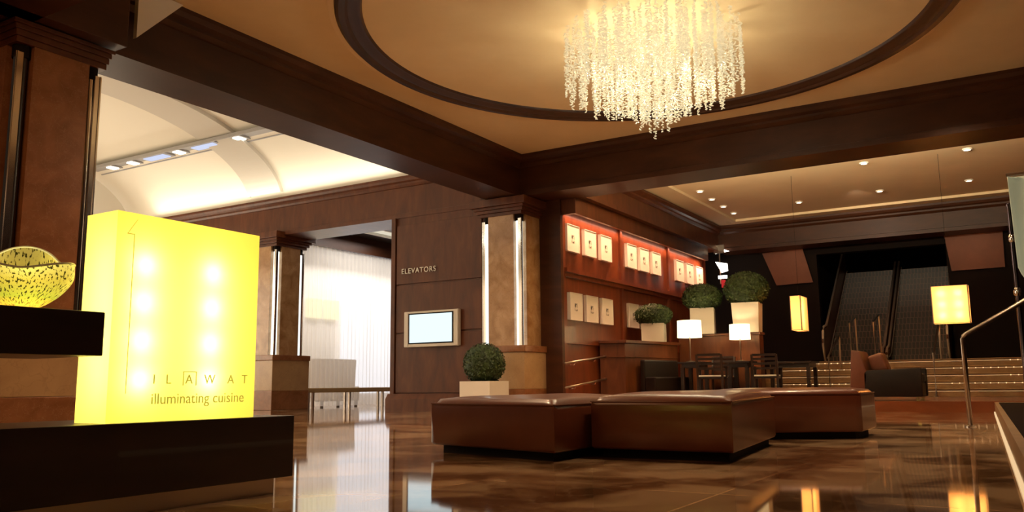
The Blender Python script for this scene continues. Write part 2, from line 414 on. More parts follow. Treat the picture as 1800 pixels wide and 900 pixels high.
struct('ceiling_recess', MB().lathe([(3.55, 4.74), (3.55, 4.92), (3.0, 4.97), (2.0, 5.02), (1.0, 5.05), (0.0, 5.06)], 96, (CX, CY, 0)), M['plaster'], smooth='auto')
mb = MB(); mb.lathe([(3.56, 4.735), (3.56, 4.69), (3.52, 4.65), (3.45, 4.65), (3.42, 4.68), (3.36, 4.68), (3.32, 4.71), (3.28, 4.71), (3.26, 4.74), (3.26, 4.86), (3.32, 4.86), (3.50, 4.76)], 128, (CX, CY, 0), close=True)
struct('trim_3', mb, M['ringwood'], smooth='auto')
mb = MB(); mb.lathe([(3.64, 4.735), (3.64, 4.705), (3.57, 4.695), (3.565, 4.735)], 128, (CX, CY, 0), close=True)
struct('trim_4', mb, M['plaster_d'], smooth='auto')

# vaulted hall on the left
mb = MB(); n = 48; VX, VA, VB_ = 9.1, 4.32, 1.72
pts = [(VX+VA*math.cos(PI*k/n), 4.66+VB_*math.sin(PI*k/n)) for k in range(n+1)]
vs = [(x, 8.66, z) for x, z in pts] + [(x, 20, z) for x, z in pts]
mb.add(vs, [(k, k+1, n+1+k+1, n+1+k) for k in range(n)])
struct('ceiling_vault', mb, M['cream'], smooth=True)
def rib(y0, y1, drop=.10):
    mb = MB(); P_ = [k for k in range(n+1) if pts[k][1] > 4.78]; ins = [(VX+(VA-drop)*math.cos(PI*k/n), 4.66+(VB_-drop)*math.sin(PI*k/n)) for k in P_]
    pts_ = [pts[k] for k in P_]
    vs = [(x, y0, z) for x, z in pts_]+[(x, y0, z) for x, z in ins]+[(x, y1, z) for x, z in ins]+[(x, y1, z) for x, z in pts_]
    m_ = len(P_)
    mb.add(vs, [(j*m_+k, j*m_+k+1, (j+1)*m_+k+1, (j+1)*m_+k) for j in range(3) for k in range(m_-1)])
    return mb
struct('trim_5', rib(14.3, 15.35, .09), M['ribgrey'])
struct('wall_hall_end', MB().prism(pts + [(4.78, 0), (13.42, 0)][::1], 'y', 20, 20.1), M['cream'])
struct('wall_hall_side', MB().box(4.5, 4.8, 9.3, 20, 0, 4.7), M['cream'])
# the linear lighting slot under the vault crown
t = thing('ceiling_light_track', 'long grey recessed light track crossing the cream vaulted ceiling', 'light', (12.08, 14, 5.81))
mb = MB(); mb.box(-.25, -.22, -5.2, 5.6, -.02, .06); mb.box(.22, .25, -5.2, 5.6, -.02, .06); mb.box(-.22, .22, -5.2, 5.6, .045, .06)
mb.build('track_housing', M['housing'], t)
for k, y in enumerate((-2.7, -.9, .3, 1.4, 2.3, 3.1, 4.0, 4.8)):
    big = k in (3, 5)
    f = box(-.17, .17, y-(.45 if big else .16), y+(.45 if big else .16), .01, .055).build('lamp_frame', M['housing'], t)
    box(-.11, .11, y-(.36 if big else .09), y+(.36 if big else .09), -.01, .02).build('lens', M['e_blue'] if big else M['e_white'], f)

# elevator wall
mb = MB(); mb.box(13.36, 13.8, 8.75, 11.03, 0, 3.9)
struct('wall_elevator', mb, M['wood'])
for i, (z0, z1) in enumerate(((.36, 1.51), (1.545, 2.48), (2.515, 3.72))):
    o = box(13.325, 13.37, 8.86, 10.93, z0, z1).build('wall_elevator_panel', M['wood'], bevel=.006); o['kind'] = 'structure'
struct('trim_7', box(13.30, 13.38, 10.95, 11.05, .0, 3.88), M['wood'])
struct('baseboard_elevator', MB().prism([(13.20, 0), (13.20, .24), (13.27, .34), (13.37, .34), (13.37, 0)], 'y', 8.8, 11.08), M['wood'])
# ELEVATORS lettering: reads along -Y, faces -X
def face_negx(x, y, z):   # local x -> -Y, local y -> +Z
    return Matrix(((0, 0, -1, x), (-1, 0, 0, y), (0, 1, 0, z), (0, 0, 0, 1)))
def face_negy(x, y, z):   # local x -> +X, local y -> +Z, faces -Y
    return Matrix(((1, 0, 0, x), (0, 0, -1, y), (0, 1, 0, z), (0, 0, 0, 1)))
o = text_mesh('wall_lettering', 'ELEVATORS', .15, M['letter'], face_negx(13.31, 10.79, 2.72), extrude=.008, spacing=1.13)
tag(o, 'small pale raised capitals spelling ELEVATORS on the brown wood wall', 'sign')

# alcove behind the beam, with daylight
struct('wall_alcove_back', box(13.9, 24, 17.6, 17.8, 0, 4.6), M['white'])
struct('wall_alcove_right', box(24, 24.2, 8, 17.8, 0, 4.6), M['white'])
struct('ceiling_alcove', box(14.22, 24, 8.6, 17.8, 4.35, 4.5), M['darkwood'])
struct('beam_alcove', box(14.4, 24, 14.82, 15.05, 3.93, 4.4), M['wood_h'])
struct('beam_alcove_cross', box(14.22, 24, 12.0, 12.5, 4.02, 4.35), M['wood_h'])
struct('window_1', box(18.9, 21.8, 17.52, 17.6, .3, 3.45), M['e_window'])
struct('window_2', box(17.45, 18.0, 17.50, 17.6, 2.45, 3.0), M['e_yellow'])
struct('window_3', box(18.15, 18.7, 17.50, 17.6, 2.45, 3.0), M['e_yellow'])
t = thing('ceiling_light_panel', 'long cream lit panel set into the dark alcove ceiling', 'light', (16.2, 13.55, 4.3))
mb = MB(); mb.box(-1.3, 1.3, -.32, -.26, -.08, .05); mb.box(-1.3, 1.3, .26, .32, -.08, .05); mb.box(-1.36, -1.3, -.32, .32, -.08, .05); mb.box(1.3, 1.36, -.32, .32, -.08, .05)
mb.build('frame', M['white'], t)
box(-1.3, 1.3, -.26, .26, -.02, .03).build('diffuser', emis('panel_glow', (1, .9, .7), .75), t)
t = thing('sheer_curtain', 'floor-length white sheer curtain backlit by daylight behind the bench', 'curtain', (14.3, 14.92, 0))
mb = MB(); nn = 900; W_ = 6.0; vs = []
for i in range(nn+1):
    x = W_*i/nn
    ph = x*2*PI/.15 + 1.3*math.sin(x*2.3)
    y = .028*math.sin(ph) + .012*math.sin(x*9)
    vs += [(x, y, .03), (x, y*1.15, 1.9), (x, y*.7, 3.95)]
mb.add(vs, [(3*i, 3*i+3, 3*i+4, 3*i+1) for i in range(nn)] + [(3*i+1, 3*i+4, 3*i+5, 3*i+2) for i in range(nn)])
mb.build('sheer_fabric', M['sheer'], t, smooth=True)
MB().tube([(0, 0, 3.95), (W_, 0, 3.95)], .015, 8).build('curtain_rail', M['steel'], t)
# bench in front of the curtain
t = thing('bench', 'long low tan bench on thin legs in front of the sheer curtain', 'bench', (14.5, 14.52, 0))
box(0, 4.2, 0, .30, .36, .47).build('seat', M['tan_fabric'], t, bevel=.02)
for x in (.25, 1.5, 2.75, 4.0):
    box(x, x+.05, .05, .10, 0, .36).build('leg', M['steel'], t); box(x, x+.05, .2, .25, 0, .36).build('leg', M['steel'], t)
# chair behind the curtain
t = thing('tub_chair', 'tan tub armchair seen dimly through the sheer curtain', 'chair', (17.1, 15.9, 0))
mb = MB()
for k in range(24):
    a0 = PI*.0 + PI*1.0*k/23
    mb.add([], [])
prof = []
vs = []; fs = []
for k in range(25):
    a = PI*k/24; c, s_ = math.cos(a), math.sin(a)
    for r, z in ((.85, .12), (.9, 1.22), (.74, 1.22), (.70, .5)): vs.append((r*c, .1-r*s_*.55+.3, z))
for k in range(24):
    for j in range(3): fs.append((4*k+j, 4*k+j+1, 4*k+4+j+1, 4*k+4+j))
mb.add(vs, fs); mb.build('backrest', M['tan_fabric'], t, smooth='auto')
box(-.72, .72, -.05, .75, .12, .5).build('seat', M['tan_fabric'], t, bevel=.04)
for sx in (-.65, .65):
    for y in (.0, .65): box(sx-.03, sx+.03, y, y+.06, 0, .12).build('leg', M['darkwood'], t)

# ------------------------------------------------------------------ columns
def column(name, label, x0, y0, w=.9, h=3.64, zcap=3.97, tube='e_tube', ks=1.0, shaft='marble'):
    t = thing(name, label, 'column', (x0, y0, 0))
    nt_ = .17
    # plinth
    mb = MB(); mb.box(-.10, w+.10, -.10, w+.10, 0, .42); mb.build('plinth_base', M['marble_d'], t, bevel=.008)
    mb = MB(); mb.box(-.10, w+.10, -.10, w+.10, .42, 1.08); mb.build('plinth', M['plinth'], t, bevel=.008)
    mb = MB(); mb.box(-.12, w+.12, -.12, w+.12, 1.08, 1.20); mb.build('plinth_cap', M['marble_d'], t, bevel=.012)
    # cruciform shaft (notched corners)
    a, b = nt_, w-nt_
    poly = [(a, 0), (b, 0), (b, a), (w, a), (w, b), (b, b), (b, w), (a, w), (a, b), (0, b), (0, a), (a, a)]
    MB().prism(poly, 'z', 1.2, h).build('shaft', M[shaft], t)
    for cx, cy in ((a*.62, a*.62), (w-a*.62, a*.62), (a*.62, w-a*.62), (w-a*.62, w-a*.62)):
        tb = MB(); tb.lathe([(.062, 1.2), (.062, h-.12), (.045, h-.12)], 20, (cx, cy, 0)); 
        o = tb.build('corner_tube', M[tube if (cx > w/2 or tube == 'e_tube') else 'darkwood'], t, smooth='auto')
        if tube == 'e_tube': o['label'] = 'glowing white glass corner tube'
        sx = -1 if cx < w/2 else 1; sy = -1 if cy < w/2 else 1
        c = MB(); c.box(cx+sx*.075-.006, cx+sx*.075+.006, cy+sy*.02, cy+sy*.09, 1.2, h-.08); c.box(cx+sx*.02, cx+sx*.09, cy+sy*.075-.006, cy+sy*.075+.006, 1.2, h-.08)
        c.build('chrome_edge', M['chrome'], o)
        k = MB(); k.lathe([(.08, h-.12), (.08, h), (.05, h)], 16, (cx, cy, 0)); k.build('tube_cap', M['black'], o)
    mb = MB()
    for (e, z0, z1) in ((.02, h, h+.06), (.06, h+.06, h+.12), (.10, h+.12, h+.17), (.16, h+.17, zcap-.02)):
        mb.box(-e*ks, w+e*ks, -e*ks, w+e*ks, z0, z1)
    mb.build('capital', M['wood'], t, bevel=.006)
    return t
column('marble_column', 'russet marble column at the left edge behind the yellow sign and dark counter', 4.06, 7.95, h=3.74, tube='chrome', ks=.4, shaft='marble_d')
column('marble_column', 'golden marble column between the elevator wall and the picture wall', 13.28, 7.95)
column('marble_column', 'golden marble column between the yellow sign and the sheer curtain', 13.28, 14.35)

# ------------------------------------------------------------------ dining terrace shell
struct('wall_picture', box(14.0, 22.4, 7.55, 8.0, 0, 4.7), M['redwood'])
struct('trim_8', box(13.96, 14.06, 7.50, 8.02, 0, 4.1), M['wood_h'])
beam_x('beam_terrace_left', 14.1, 22.3, 7.1, 7.62, 4.0, 4.64, M['wood'], crown=.14)
beam_y('beam_terrace_far', -1.0, 7.1, 22.2, 22.9, ZB, 4.66, M['wood_h'], crown=.14)
struct('trim_9', MB().box(14.02, 21.6, 7.20, 7.27, 3.68, 4.02).box(14.02, 14.09, 7.27, 7.55, 3.68, 4.02), M['wood'])
o = MB().tube([(14.12, 7.36, 3.80), (21.5, 7.36, 3.80)], .016, 8).build('cove_light', M['e_cove'])
tag(o, 'thin warm light tube hidden under the valance above the framed pictures', 'light')
for x in (14.06, 16.70, 19.50, 22.15):
    w = .10
    struct('trim_10', box(x, x+w, 7.50, 7.56, .3, 4.0), M['redwood'])
struct('trim_11', MB().box(14.1, 22.3, 7.44, 7.56, 2.60, 2.68).box(14.1, 22.3, 7.49, 7.56, 2.52, 2.60), M['redwood'])
struct('trim_12', box(14.1, 22.3, 7.51, 7.56, 1.25, 1.30), M['redwood'])
struct('baseboard_picture', box(14.1, 22.3, 7.5, 7.56, .0, .3), M['wood'])
# terrace ceiling with a raised tray
mb = MB(); z = 4.66
mb.box(14.1, 22.3, 6.45, 7.0, z, z+.12); mb.box(21.7, 22.3, -1, 6.448, z, z+.12); mb.box(14.1, 21.75, -1, 6.5, 4.72, 4.81)
struct('ceiling_terrace', mb, M['plaster_d'])
struct('wall_terrace_right', box(14.1, 22.9, -1.1, -.35, 3.0, 4.9), M['wood_h'])
# downlights
dl = thing('ceiling_downlight', 'nearest of the four small round downlights in a row by the picture wall', 'light', (17.95, 6.10, 4.70), 0, 'round downlights in the dining ceiling')
MB().lathe([(.085, .03), (.085, -.005), (.062, -.008), (.058, .01)], 20).build('trim_ring', M['white'], dl, smooth='auto')
MB().lathe([(.058, .01), (.03, -.002), (0, -.004)], 20).build('lens', M['e_down'], dl)
for (x, y, lab) in ((18.9, 6.15, 'second nearest of the four small round downlights in a row by the picture wall'),
                    (19.85, 6.18, 'third nearest of the four small round downlights in a row by the picture wall'),
                    (20.8, 6.22, 'farthest of the four small round downlights in a row by the picture wall'),
                    (20.4, 4.53, 'round downlight in the terrace ceiling left of the dim middle one'),
                    (20.2, 2.72, 'dim round downlight in the middle of the far part of the terrace ceiling'),
                    (20.2, .95, 'round downlight at the far right corner of the terrace ceiling'),
                    (17.4, 2.59, 'round downlight close behind the lobby beam, left of two'),
                    (17.4, .80, 'round downlight close behind the lobby beam, right of two')):
    dup(dl, (x, y, 4.70), None, lab)
for (x, y, p) in ((18.4, 6.15, 5), (20.3, 6.2, 5), (20.4, 4.53, 9), (20.2, .95, 12), (17.4, 2.59, 20), (17.4, .8, 22), (16.0, 3.0, 12)):
    spot('terrace_spot', (x, y, 4.66), (0, 0, 0), p, WARM, 110, .8, .05)


# framed pictures
fr = thing('framed_picture', '', 'picture', (14.21, 7.50, 3.02), 0, 'small framed sketches on the red wood wall')
mb = MB(); W_, H_ = .52, .53
for b_ in ((0, W_, -.02, .05, 0, .015), (0, W_, -.02, .05, H_-.015, H_), (0, .015, -.02, .05, 0, H_), (W_-.015, W_, -.02, .05, 0, H_)): mb.box(*b_)
mb.build('frame', M['white'], fr)
mt = box(.012, W_-.012, -.008, .045, .012, H_-.012).build('mat_board', M['paper'], fr)
box(.20, .32, -.012, -.008, .18, .33).build('sketch', M['print'], mt)
ordn = ['first', 'second', 'third', 'fourth', 'fifth', 'sixth', 'seventh', 'eighth', 'ninth']
tops = (14.21, 14.95, 15.69, 17.01, 17.72, 18.44, 20.0, 20.72, 21.44)
for i, x in enumerate(tops):
    lab = '%s white framed sketch from the left in the upper lit row' % ordn[i]
    if i == 0: fr['label'] = lab
    else: dup(fr, (x, 7.50, 3.02), None, lab)
for i, x in enumerate((14.28, 14.97, 15.68, 17.03, 17.75)):
    dup(fr, (x, 7.50, 1.70), None, '%s white framed sketch from the left in the shaded lower row' % ordn[i])

# wall handrail beside the ramp
t = thing('wall_handrail', 'double metal handrail on the dark wood wall beside the ramp', 'handrail', (13.75, 7.36, 0))
for nm, a, b_ in (('upper_rail', .87, 1.03), ('lower_rail', .43, .59)):
    r_ = MB().tube([(.05, .0, a), (1.75, .0, b_), (1.80, .06, b_)], .022, 8).build(nm, M['steel'], t, smooth=True)
    for x in (.45, 1.3):
        z = a+(b_-a)*x/1.75; MB().tube([(x, 0, z-.02), (x, .03, z-.06), (x, .14, z-.06)], .011, 6).build('bracket', M['chrome'], r_)

# wood planter partition
p0, p1, p2, p3 = (15.55, 7.5), (15.76, 7.05), (17.55, 6.62), (17.7, 7.5)
mb = MB(); mb.prism([p0, p1, p2, p3], 'z', .17, 1.30)
t = thing('low_partition', 'low brown wood partition carrying the smallest white planter', 'partition', (15.76, 7.05, .17))
def shift(mb, d): mb.v = [(x-d[0], y-d[1], z-d[2]) for x, y, z in mb.v]; return mb
shift(mb, (15.76, 7.05, .17)).build('body', M['wood'], t, bevel=.005)
mb = MB(); mb.prism([(15.50, 7.5), (15.72, 7.0), (17.6, 6.56), (17.75, 7.5)], 'z', 1.30, 1.36)
shift(mb, (15.76, 7.05, .17)).build('cap', M['wood'], t, bevel=.005)
mb = MB(); mb.prism([(15.53, 7.5), (15.74, 7.03), (17.56, 6.60), (17.7, 7.5)], 'z', 1.02, 1.05)
shift(mb, (15.76, 7.05, .17)).build('rail', M['wood'], t)
t = thing('tall_partition', 'taller brown wood partition behind the two lit table lamps', 'partition', (17.74, 5.0, .17))
box(0, .3, -.1, 1.65, 0, 1.31).build('body', M['wood'], t, bevel=.006)
box(-.03, .33, -.13, 1.68, 1.31, 1.36).build('cap', M['wood'], t, bevel=.006)

# clipped box balls in planters
def leafball(r, n_leaf, squash=1.0, seed=1, z0=0):
    rnd = random.Random(seed); mb = MB()
    bm = bmesh.new(); bmesh.ops.create_icosphere(bm, subdivisions=3, radius=r*.93)
    mb.add([(v.co.x, v.co.y, v.co.z*squash) for v in bm.verts], [tuple(v.index for v in f.verts) for f in bm.faces]); bm.free()
    for i in range(n_leaf):
        z = 1-2*(i+.5)/n_leaf; ph = i*2.39996; q = math.sqrt(1-z*z)
        d = Vector((q*math.cos(ph), q*math.sin(ph), z))
        rr = r*(.93+.09*rnd.random())
        c = Vector((d.x*rr, d.y*rr, d.z*rr*squash))
        nrm = (d + Vector((rnd.uniform(-.8, .8), rnd.uniform(-.8, .8), rnd.uniform(-.8, .8)))).normalized()
        a = nrm.cross(Vector((rnd.uniform(-1, 1), rnd.uniform(-1, 1), rnd.uniform(-1, 1)))).normalized(); b_ = nrm.cross(a)
        L_ = r*.075; w_ = r*.035
        mb.add([c-a*L_, c+b_*w_, c+a*L_, c-b_*w_], [(0, 1, 2, 3)])
    return mb
def topiary(label, plabel, x, y, z, w, h, rb, rz=0, squash=1, seed=1, taper=0):
    t = thing('square_planter', plabel, 'planter', (x, y, z), rz)
    a = w/2; b_ = a*(1-taper); th = .025
    mb = MB()
    mb.add([(-b_, -b_, 0), (b_, -b_, 0), (b_, b_, 0), (-b_, b_, 0), (-a, -a, h), (a, -a, h), (a, a, h), (-a, a, h),
            (-a+th, -a+th, h), (a-th, -a+th, h), (a-th, a-th, h), (-a+th, a-th, h), (-a+th, -a+th, h-.06), (a-th, -a+th, h-.06), (a-th, a-th, h-.06), (-a+th, a-th, h-.06)],
           [(0, 3, 2, 1)] + [(i, (i+1) % 4, (i+1) % 4+4, i+4) for i in range(4)] + [(4+i, 4+(i+1) % 4, 8+(i+1) % 4, 8+i) for i in range(4)] + [(8+i, 8+(i+1) % 4, 12+(i+1) % 4, 12+i) for i in range(4)])
    mb.build('pot', M['pot'], t)
    box(-a+th, a-th, -a+th, a-th, h-.07, h-.05).build('soil', M['carpet'], t)
    p = thing('topiary_ball', label, 'plant', (x, y, z+h-.05))
    leafball(rb, 1500, squash, seed).build('foliage', M['leaf'], p, loc=(0, 0, rb*squash*.93))
    MB().tube([(0, 0, -.005), (0, 0, rb*squash)], .02, 6).build('stem', M['darkwood'], p)
topiary('dense dark green clipped ball in front of the golden column', 'small white square planter on the marble floor by the golden column', 12.52, 8.28, 0, .62, .56, .37, 0, 1, 3)
topiary('flattened green clipped ball, smallest of the three on the partitions', 'smallest white planter, on the low partition', 17.15, 6.98, 1.36, .47, .40, .40, .25, .62, 4)
topiary('green clipped ball in the white planter above the left table lamp', 'middle white planter, standing on the taller partition', 17.89, 6.14, 1.53, .50, .56, .43, .25, .72, 5)
topiary('largest and darkest clipped ball, right above the right table lamp', 'white planter with slanting sides under the largest clipped ball', 17.89, 5.17, 1.53, .56, .62, .47, .12, .80, 6, .1)

# small glowing wall fixture + red exit glow at the end of the picture wall
t = thing('wall_light', 'small bright white glass wall light at the far end of the picture wall', 'light', (22.05, 7.0, 3.3))
box(-.03, .03, -.10, .18, .62, .84).build('bracket_plate', M['steel'], t)
MB().add([(0, .16, .62), (0, -.22, .66), (0, .16, .82), (.06, .16, .62), (.06, -.22, .66), (.06, .16, .82)], [(0, 1, 2), (3, 5, 4), (0, 3, 4, 1), (1, 4, 5, 2), (2, 5, 3, 0)]).build('upper_glass', M['e_white'], t)
MB().add([(0, .16, .40), (0, .0, .10), (0, -.16, .14), (0, -.15, .33), (.06, .16, .40), (.06, .0, .10), (.06, -.16, .14), (.06, -.15, .33)], [(0, 1, 2, 3), (7, 6, 5, 4), (0, 4, 5, 1), (1, 5, 6, 2), (2, 6, 7, 3), (3, 7, 4, 0)]).build('middle_glass', M['e_white'], t)
box(0, .05, -.13, .1, -.06, .02).build('lower_glass', M['e_white'], t)
box(.01, .05, -.08, .02, -.3, -.1).build('red_indicator', M['e_red'], t)
MB().tube([(.05, .05, -.2), (.05, .05, .8)], .02, 6).build('stem', M['steel'], t)

# wall end behind the far beam with russet panels
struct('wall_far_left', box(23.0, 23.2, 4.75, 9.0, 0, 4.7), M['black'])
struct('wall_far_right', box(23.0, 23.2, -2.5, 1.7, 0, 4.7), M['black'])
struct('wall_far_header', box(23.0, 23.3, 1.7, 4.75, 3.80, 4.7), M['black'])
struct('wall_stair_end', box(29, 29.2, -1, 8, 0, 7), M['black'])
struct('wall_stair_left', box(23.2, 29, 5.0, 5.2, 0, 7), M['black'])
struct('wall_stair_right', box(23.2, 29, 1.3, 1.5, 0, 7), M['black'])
mb = MB(); mb.add([(22.97, 6.14, 3.95), (22.97, 5.08, 4.0), (22.97, 4.86, 3.07), (22.97, 5.80, 3.05), (22.92, 6.14, 3.95), (22.92, 5.08, 4.0), (22.92, 4.86, 3.07), (22.92, 5.80, 3.05)],
                  [(0, 1, 2, 3), (4, 7, 6, 5), (0, 4, 5, 1), (1, 5, 6, 2), (2, 6, 7, 3), (3, 7, 4, 0)])
tag(mb.build('wall_panel', M['panel'], loc=(0, 0, 0)), 'slanted russet wall panel left of the escalators', 'panel')
mb = MB(); mb.add([(22.97, 1.72, 4.0), (22.97, .48, 4.03), (22.97, .50, 3.12), (22.97, 1.62, 3.11), (22.92, 1.72, 4.0), (22.92, .48, 4.03), (22.92, .50, 3.12), (22.92, 1.62, 3.11)],
                  [(0, 1, 2, 3), (4, 7, 6, 5), (0, 4, 5, 1), (1, 5, 6, 2), (2, 6, 7, 3), (3, 7, 4, 0)])
tag(mb.build('wall_panel', M['panel'], loc=(0, 0, 0)), 'upright russet wall panel right of the escalators', 'panel')
spot('panel_spot', (22.0, 5.4, 3.9), (0, math.radians(-55), 0), 7, (1, .55, .28), 110, .9)
spot('panel_spot', (22.0, 1.1, 3.9), (0, math.radians(-55), 0), 7, (1, .55, .28), 110, .9)
spot('escalator_fill_spot', (19.5, 3.2, 4.6), (0, math.radians(-75), 0), 34, (1, .70, .55), 70, .9)  # added spot that brightens the steps and escalators

# marble stairs to the escalators
t = thing('marble_staircase', 'wide flight of marble steps with rows of tiny lights below the escalators', 'stairs', (19.7, -1.0, .17))
for k in range(5):
    x = .34*k
    s_ = box(x, 2.9, 0, 6.6, .16*k, .16*(k+1)-.015).build('step', M['step'], t)
    box(x-.03, x+.36 if k < 4 else 2.9, 0, 6.6, .16*(k+1)-.015, .16*(k+1)).build('nosing', M['plinth'], s_)
    d = MB(); y = .9 if k % 2 else .4; d.box(x-.002, x+.001, .4, 6.3, .16*k+.107, .16*k+.110)
    while y < 6.3:
        if (y < 1.6 and k in (2, 3, 4)) or (1.3 < y < 2.7 and k in (1, 3)) or (4.6 < y < 5.9 and k in (1, 3)) or (4.3 < y and k == 4): d.box(x-.010, x+.002, y, y+.020, .16*k+.10, .16*k+.118)
        y += .14
    d.build('nosing_light', M['e_dot'], s_)

def escalator(label, y0, y1, low):
    t = thing('escalator', label, 'escalator', (22.62, y0, .97))
    w = y1-y0; N_ = 16; s_ = MB(); tr = MB(); nl = MB()
    for k in range(N_):
        x = .2*k+.35; z = .165*k
        s_.box(x, x+.21, .09, w-.09, z-.2, z+.158)
        nl.box(x-.008, x+.02, .09, w-.09, z+.152, z+.16)
    a = s_.build('steps', M['esc'], t); nl.build('step_edge', M['edge'], a)
    box(-.0, .35, .14, w-.14, .0, .02).build('landing_plate', M['steel'], t)
    L_ = .2*N_+.35; H_ = .165*N_
    for y, nm in ((.04, 'a'), (w-.04, 'b')):
        q = .32 if nm == low else .9
        b_ = MB(); b_.prism([(0, .0), (.35, .0), (L_, H_-.1), (L_, H_+q-.15), (.35, q), (0, q-.05), (-.15, q*.6)], 'y', y-.02, y+.02)
        b = b_.build('balustrade', M['wood'], t)
        MB().tube([(0, y, .05), (-.12, y, q*.5), (-.06, y, q-.1), (.08, y, q+.02), (.4, y, q+.08), (L_, y, H_+q-.08)], .03, 8).build('handrail', M['bright_rail'], b, smooth=True)
        MB().tube([(.0, y+(.05 if nm == 'a' else -.05), .12), (.35, y+(.05 if nm == 'a' else -.05), .22), (L_, y+(.05 if nm == 'a' else -.05), H_+.08)], .014, 6).build('skirt_rail', M['bright_rail'], b)
    return t
escalator('left escalator of dark ribbed steps, beside the slanted russet panel', 3.22, 4.66, 'a')
escalator('right escalator of dark ribbed steps, behind the amber lantern', 1.76, 3.20, 'b')

def stair_rail(label, y, x0, z0, x1, z1, zf):
    t = thing('stair_handrail', label, 'handrail', (x0, y, z0), 0)
    dx, dz = x1-x0, z1-z0
    MB().tube([(0, 0, .0), (0, 0, .88), (dx, 0, dz+.88), (dx, 0, zf-z0)], .022, 8).build('rail', M['steel'], t)
    box(-.05, .05, -.05, .05, 0, .012).build('foot_plate', M['steel'], t)
stair_rail('leftmost short steel handrail on the marble steps behind the ottomans', 3.93, 19.6, .17, 20.9, .66, .81)
stair_rail('second short steel handrail from the left on the marble steps', 3.75, 21.3, .97, 22.1, 1.15, .97)
stair_rail('steel handrail on the steps in front of the middle of the two escalators', 3.21, 21.2, .97, 22.1, 1.2, .97)
stair_rail('steel handrail on the steps just under the amber lantern', 1.86, 19.6, .17, 21.3, .85, .97)

# big handrail in the right foreground
t = thing('stair_handrail', 'tall steel handrail standing in the right foreground and rising to the right', 'handrail', (10.3, .68, 0))
MB().tube([(0, 0, 0), (0, 0, .93), (0, -.01, .955), (0, -.035, .975), (0, -2.2, 2.22)], .024, 10).build('rail', M['steel'], t, smooth=True)
MB().lathe([(.055, 0), (.055, .012), (.03, .02)], 16).build('foot_plate', M['steel'], t)

# ------------------------------------------------------------------ hanging lanterns
def lantern(label, x, y, z, sx, sy, h, cz, bulbs, e):
    t = thing('hanging_lantern', label, 'lamp', (x, y, z))
    mb = MB(); mb.box(-sx/2, sx/2, -sy/2, sy/2, 0, h); o = mb.build('lamp_shade', M['shade_a'], t)
    mb = MB()
    for a in (-1, 1):
        for b_ in (-1, 1): mb.box(a*sx/2-.008, a*sx/2+.008, b_*sy/2-.008, b_*sy/2+.008, -.005, h+.005)
    for z_ in (-.005, h-.003):
        for b_ in (-1, 1):
            mb.box(-sx/2-.008, sx/2+.008, b_*sy/2-.008, b_*sy/2+.008, z_, z_+.008); mb.box(b_*sx/2-.008, b_*sx/2+.008, -sy/2-.008, sy/2+.008, z_, z_+.008)
    mb.build('frame', M['steel'], t)
    mb = MB(); mb.tube([(0, 0, h), (0, 0, cz-z)], .003, 6); mb.build('cable', M['black'], t)
    for k, (bx, by, bz) in enumerate(bulbs):
        p = point('lantern_bulb', (x+bx, y+by, z+bz), e, WARM, .03)
    return t
lantern('large amber box lantern in front of the right escalator', 17.5, 1.30, 1.53, .22, .60, .68, 4.78,
        [(-.03, b_, c) for b_ in (-.14, .14) for c in (.14, .34, .54)], 3.0)
lantern('narrow amber box lantern left of the escalators', 17.7, 4.06, 1.52, .58, .20, .68, 4.78, [(-.1, 0, .15), (-.1, 0, .34), (-.1, 0, .53)], 2.6)

# ------------------------------------------------------------------ dining tables, chairs, lamps
def table(label, x, y, w, d, rz=0):
    t = thing('dining_table', label, 'table', (x, y, .17), rz)
    box(-w/2, w/2, -d/2, d/2, .71, .75).build('tabletop', M['darkwood'], t, bevel=.005)
    box(-w/2+.06, w/2-.06, -d/2+.06, d/2-.06, .63, .71).build('apron', M['darkwood'], t)
    for a in (-1, 1):
        for b_ in (-1, 1):
            cx, cy = a*(w/2-.08), b_*(d/2-.08); box(cx-.035, cx+.035, cy-.035, cy+.035, 0, .63).build('leg', M['darkwood'], t)
    return t
table('dark square table carrying the left white table lamp', 16.9, 6.02, .62, .5)
table('dark square table carrying the right white table lamp', 17.25, 5.16, .56, .5)
table('dark table at the right end of the dining row, its legs against the lit steps', 18.6, 4.45, .8, .9)
def chair(label, x, y, rz):
    t = thing('dining_chair', label, 'chair', (x, y, .17), rz, )
    # faces +x, backrest at -x
    for a in (-1, 1):
        MB().add([(-.24, a*.23-.02, 0), (-.20, a*.23-.02, 0), (-.20, a*.23+.02, 0), (-.24, a*.23+.02, 0),
                  (-.21, a*.23-.02, .45), (-.17, a*.23-.02, .45), (-.17, a*.23+.02, .45), (-.21, a*.23+.02, .45),
                  (-.28, a*.23-.02, .86), (-.245, a*.23-.02, .86), (-.245, a*.23+.02, .86), (-.28, a*.23+.02, .86)],
                 [(3, 2, 1, 0), (8, 9, 10, 11)] + [(i+j, (i+1) % 4+j, (i+1) % 4+4+j, i+4+j) for j in (0, 4) for i in range(4)]).build('leg', M['darkwood'], t)
        box(.18, .22, a*.23-.02, a*.23+.02, 0, .43).build('leg', M['darkwood'], t)
        box(-.2, .2, a*.25-.02, a*.25+.02, .60, .63).build('armrest', M['darkwood'], t)
        box(.17, .20, a*.25-.018, a*.25+.018, .43, .60).build('arm_post', M['darkwood'], t)
    mb = MB()
    for z in (.57, .66, .75, .83): mb.box(-.27+(.83-z)*.13, -.25+(.83-z)*.13, -.22, .22, z, z+.045)
    mb.build('backrest', M['darkwood'], t)
    box(-.22, .24, -.24, .24, .40, .44).build('seat_frame', M['darkwood'], t)
    o = box(-.21, .25, -.23, .23, .42, .47).build('seat_cushion', M['paper'], t, bevel=.015); o['label'] = 'pale seat cushion'
    return t
